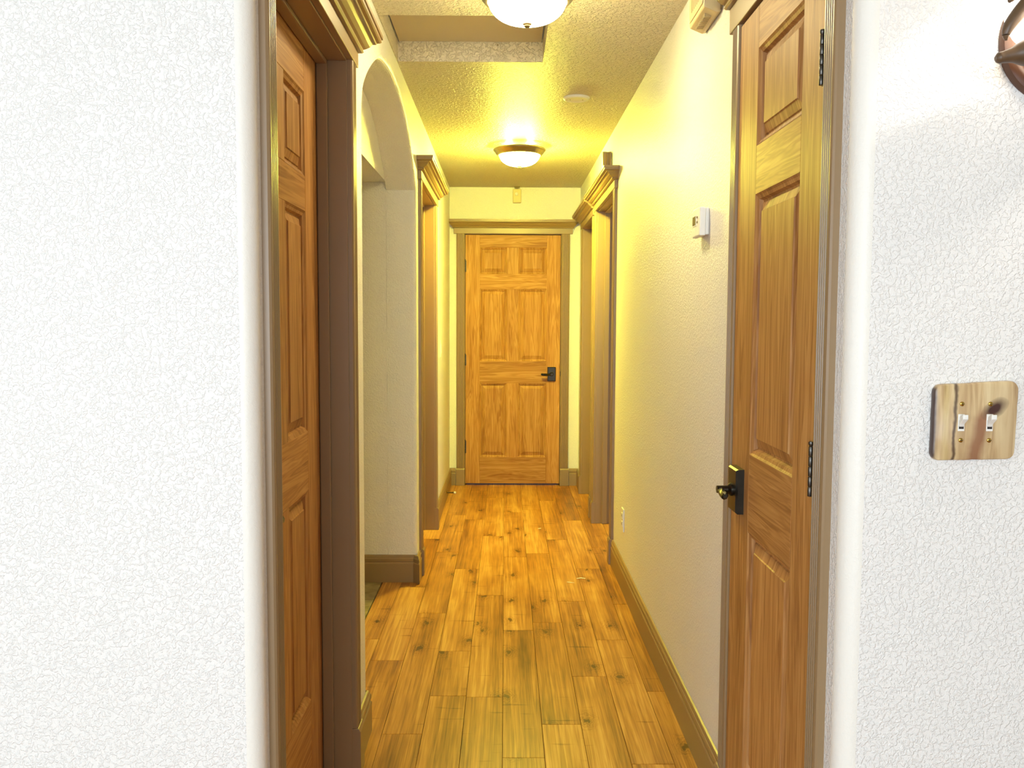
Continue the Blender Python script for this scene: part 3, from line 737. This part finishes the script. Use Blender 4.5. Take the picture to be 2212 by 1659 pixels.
# antler sconce at the right edge of the frame
SX, SZ, SY = 0.950, 1.835, YR
e = tag(empty('wall_sconce', (SX, SY - 0.0005, SZ)), 'antler wall sconce on a round brown mount above the wooden switch plate', 'wall lamp')
lathe('mount', [(0.104, 0.0), (0.105, -0.006), (0.101, -0.014), (0.092, -0.018), (0.084, -0.017), (0.078, -0.012), (0.070, -0.012), (0.064, -0.018), (0.050, -0.022), (0.001, -0.024)], M['mount'], e, 64, 'Y')
def prong(ctrl, name='antler_prong'):
    c = spline(ctrl, 8); bm = bmesh.new(); tube_bm(bm, [p[:3] for p in c], [p[3] for p in c], 14); return link(name, bm, M['antler'], e, smooth=True, loc=(-0.013, 0, -0.018))
prong([(0.050, -0.040, -0.022, 0.024), (-0.020, -0.080, -0.022, 0.028), (-0.075, -0.100, -0.024, 0.026), (-0.1045, -0.104, -0.030, 0.0205), (-0.124, -0.106, -0.034, 0.0125), (-0.138, -0.106, -0.037, 0.0095), (-0.1470, -0.106, -0.039, 0.0085), (-0.1515, -0.106, -0.0395, 0.004)])
prong([(0.000, -0.060, 0.115, 0.020), (-0.060, -0.090, 0.088, 0.0165), (-0.100, -0.104, 0.050, 0.0130), (-0.118, -0.106, 0.030, 0.0115), (-0.131, -0.106, 0.012, 0.0095), (-0.136, -0.106, -0.001, 0.0065), (-0.1355, -0.106, -0.011, 0.002)])
prong([(0.020, -0.050, 0.16, 0.020), (-0.070, -0.095, 0.115, 0.0145), (-0.112, -0.104, 0.075, 0.010), (-0.130, -0.106, 0.054, 0.0055), (-0.133, -0.106, 0.048, 0.002)])
prong([(0.055, -0.030, -0.070, 0.018), (0.010, -0.040, -0.064, 0.016), (-0.03, -0.045, -0.058, 0.010), (-0.042, -0.046, -0.056, 0.004)])
bm = bmesh.new(); rows = []
for i in range(17):
    t = math.pi * i / 16
    rows.append([(-0.030 + 0.088 * math.sin(t) * math.cos(a) + 1e-5 * math.cos(a), -0.050 + 0.036 * math.sin(t) * math.sin(a) + 1e-5 * math.sin(a), 0.050 - 0.074 * math.cos(t)) for a in [2 * math.pi * q / 32 for q in range(32)]])
loft(bm, rows, True, True); link('glass_shade', bm, M['shade'], e, smooth=True, loc=(-0.004, 0, -0.016))
lathe('socket', [(0.014, -0.02), (0.014, 0.02), (0.011, 0.024), (0.001, 0.024)], M['bronze'], e, 24, 'Z', (0.0, -0.122, -0.03))
bm = bmesh.new(); lathe_bm(bm, [(0.008, -0.005), (0.016, 0.008), (0.019, 0.022), (0.015, 0.042), (0.007, 0.062), (0.001, 0.070)], 24, 'Z', (0.0, -0.122, 0.0)); link('bulb', bm, M['bulb'], e, smooth=True)
point('sconce_light', (SX - 0.015, SY - 0.150, SZ + 0.045), 3.2, (1.0, 0.90, 0.76), 0.012)

# scraps on the floor
def scrap(x, y, pts, label, rz=0.0, name='paper_scrap'):
    bm = bmesh.new()
    loft(bm, [[(a, b, 0.0004 + h) for a, b, h in pts], [(a, b, 0.0012 + h) for a, b, h in pts]], True, True)
    o = link(name, bm, M['paper']); o.location = (x, y, 0.0); o.rotation_euler = (0, 0, rz); tag(o, label, 'scrap'); return o
scrap(0.405, 4.640, [(-0.024, -0.006, 0), (0.0, -0.002, 0.002), (0.023, -0.005, 0), (0.024, 0.004, 0), (0.0, 0.007, 0.003), (-0.022, 0.003, 0)], 'crumpled white paper scrap on the floor toward the outlet')
scrap(0.345, 4.565, [(-0.020, 0.010, 0), (-0.016, 0.006, 0), (0.016, -0.012, 0.002), (0.020, -0.010, 0.002), (-0.012, 0.014, 0)], 'thin white thread-like scrap nearer the viewer on the floor')
scrap(0.229, 5.773, [(-0.010, -0.006, 0), (0.010, -0.004, 0.001), (0.012, 0.006, 0.002), (-0.006, 0.008, 0)], 'tiny white scrap on the floor near the far ceiling light')
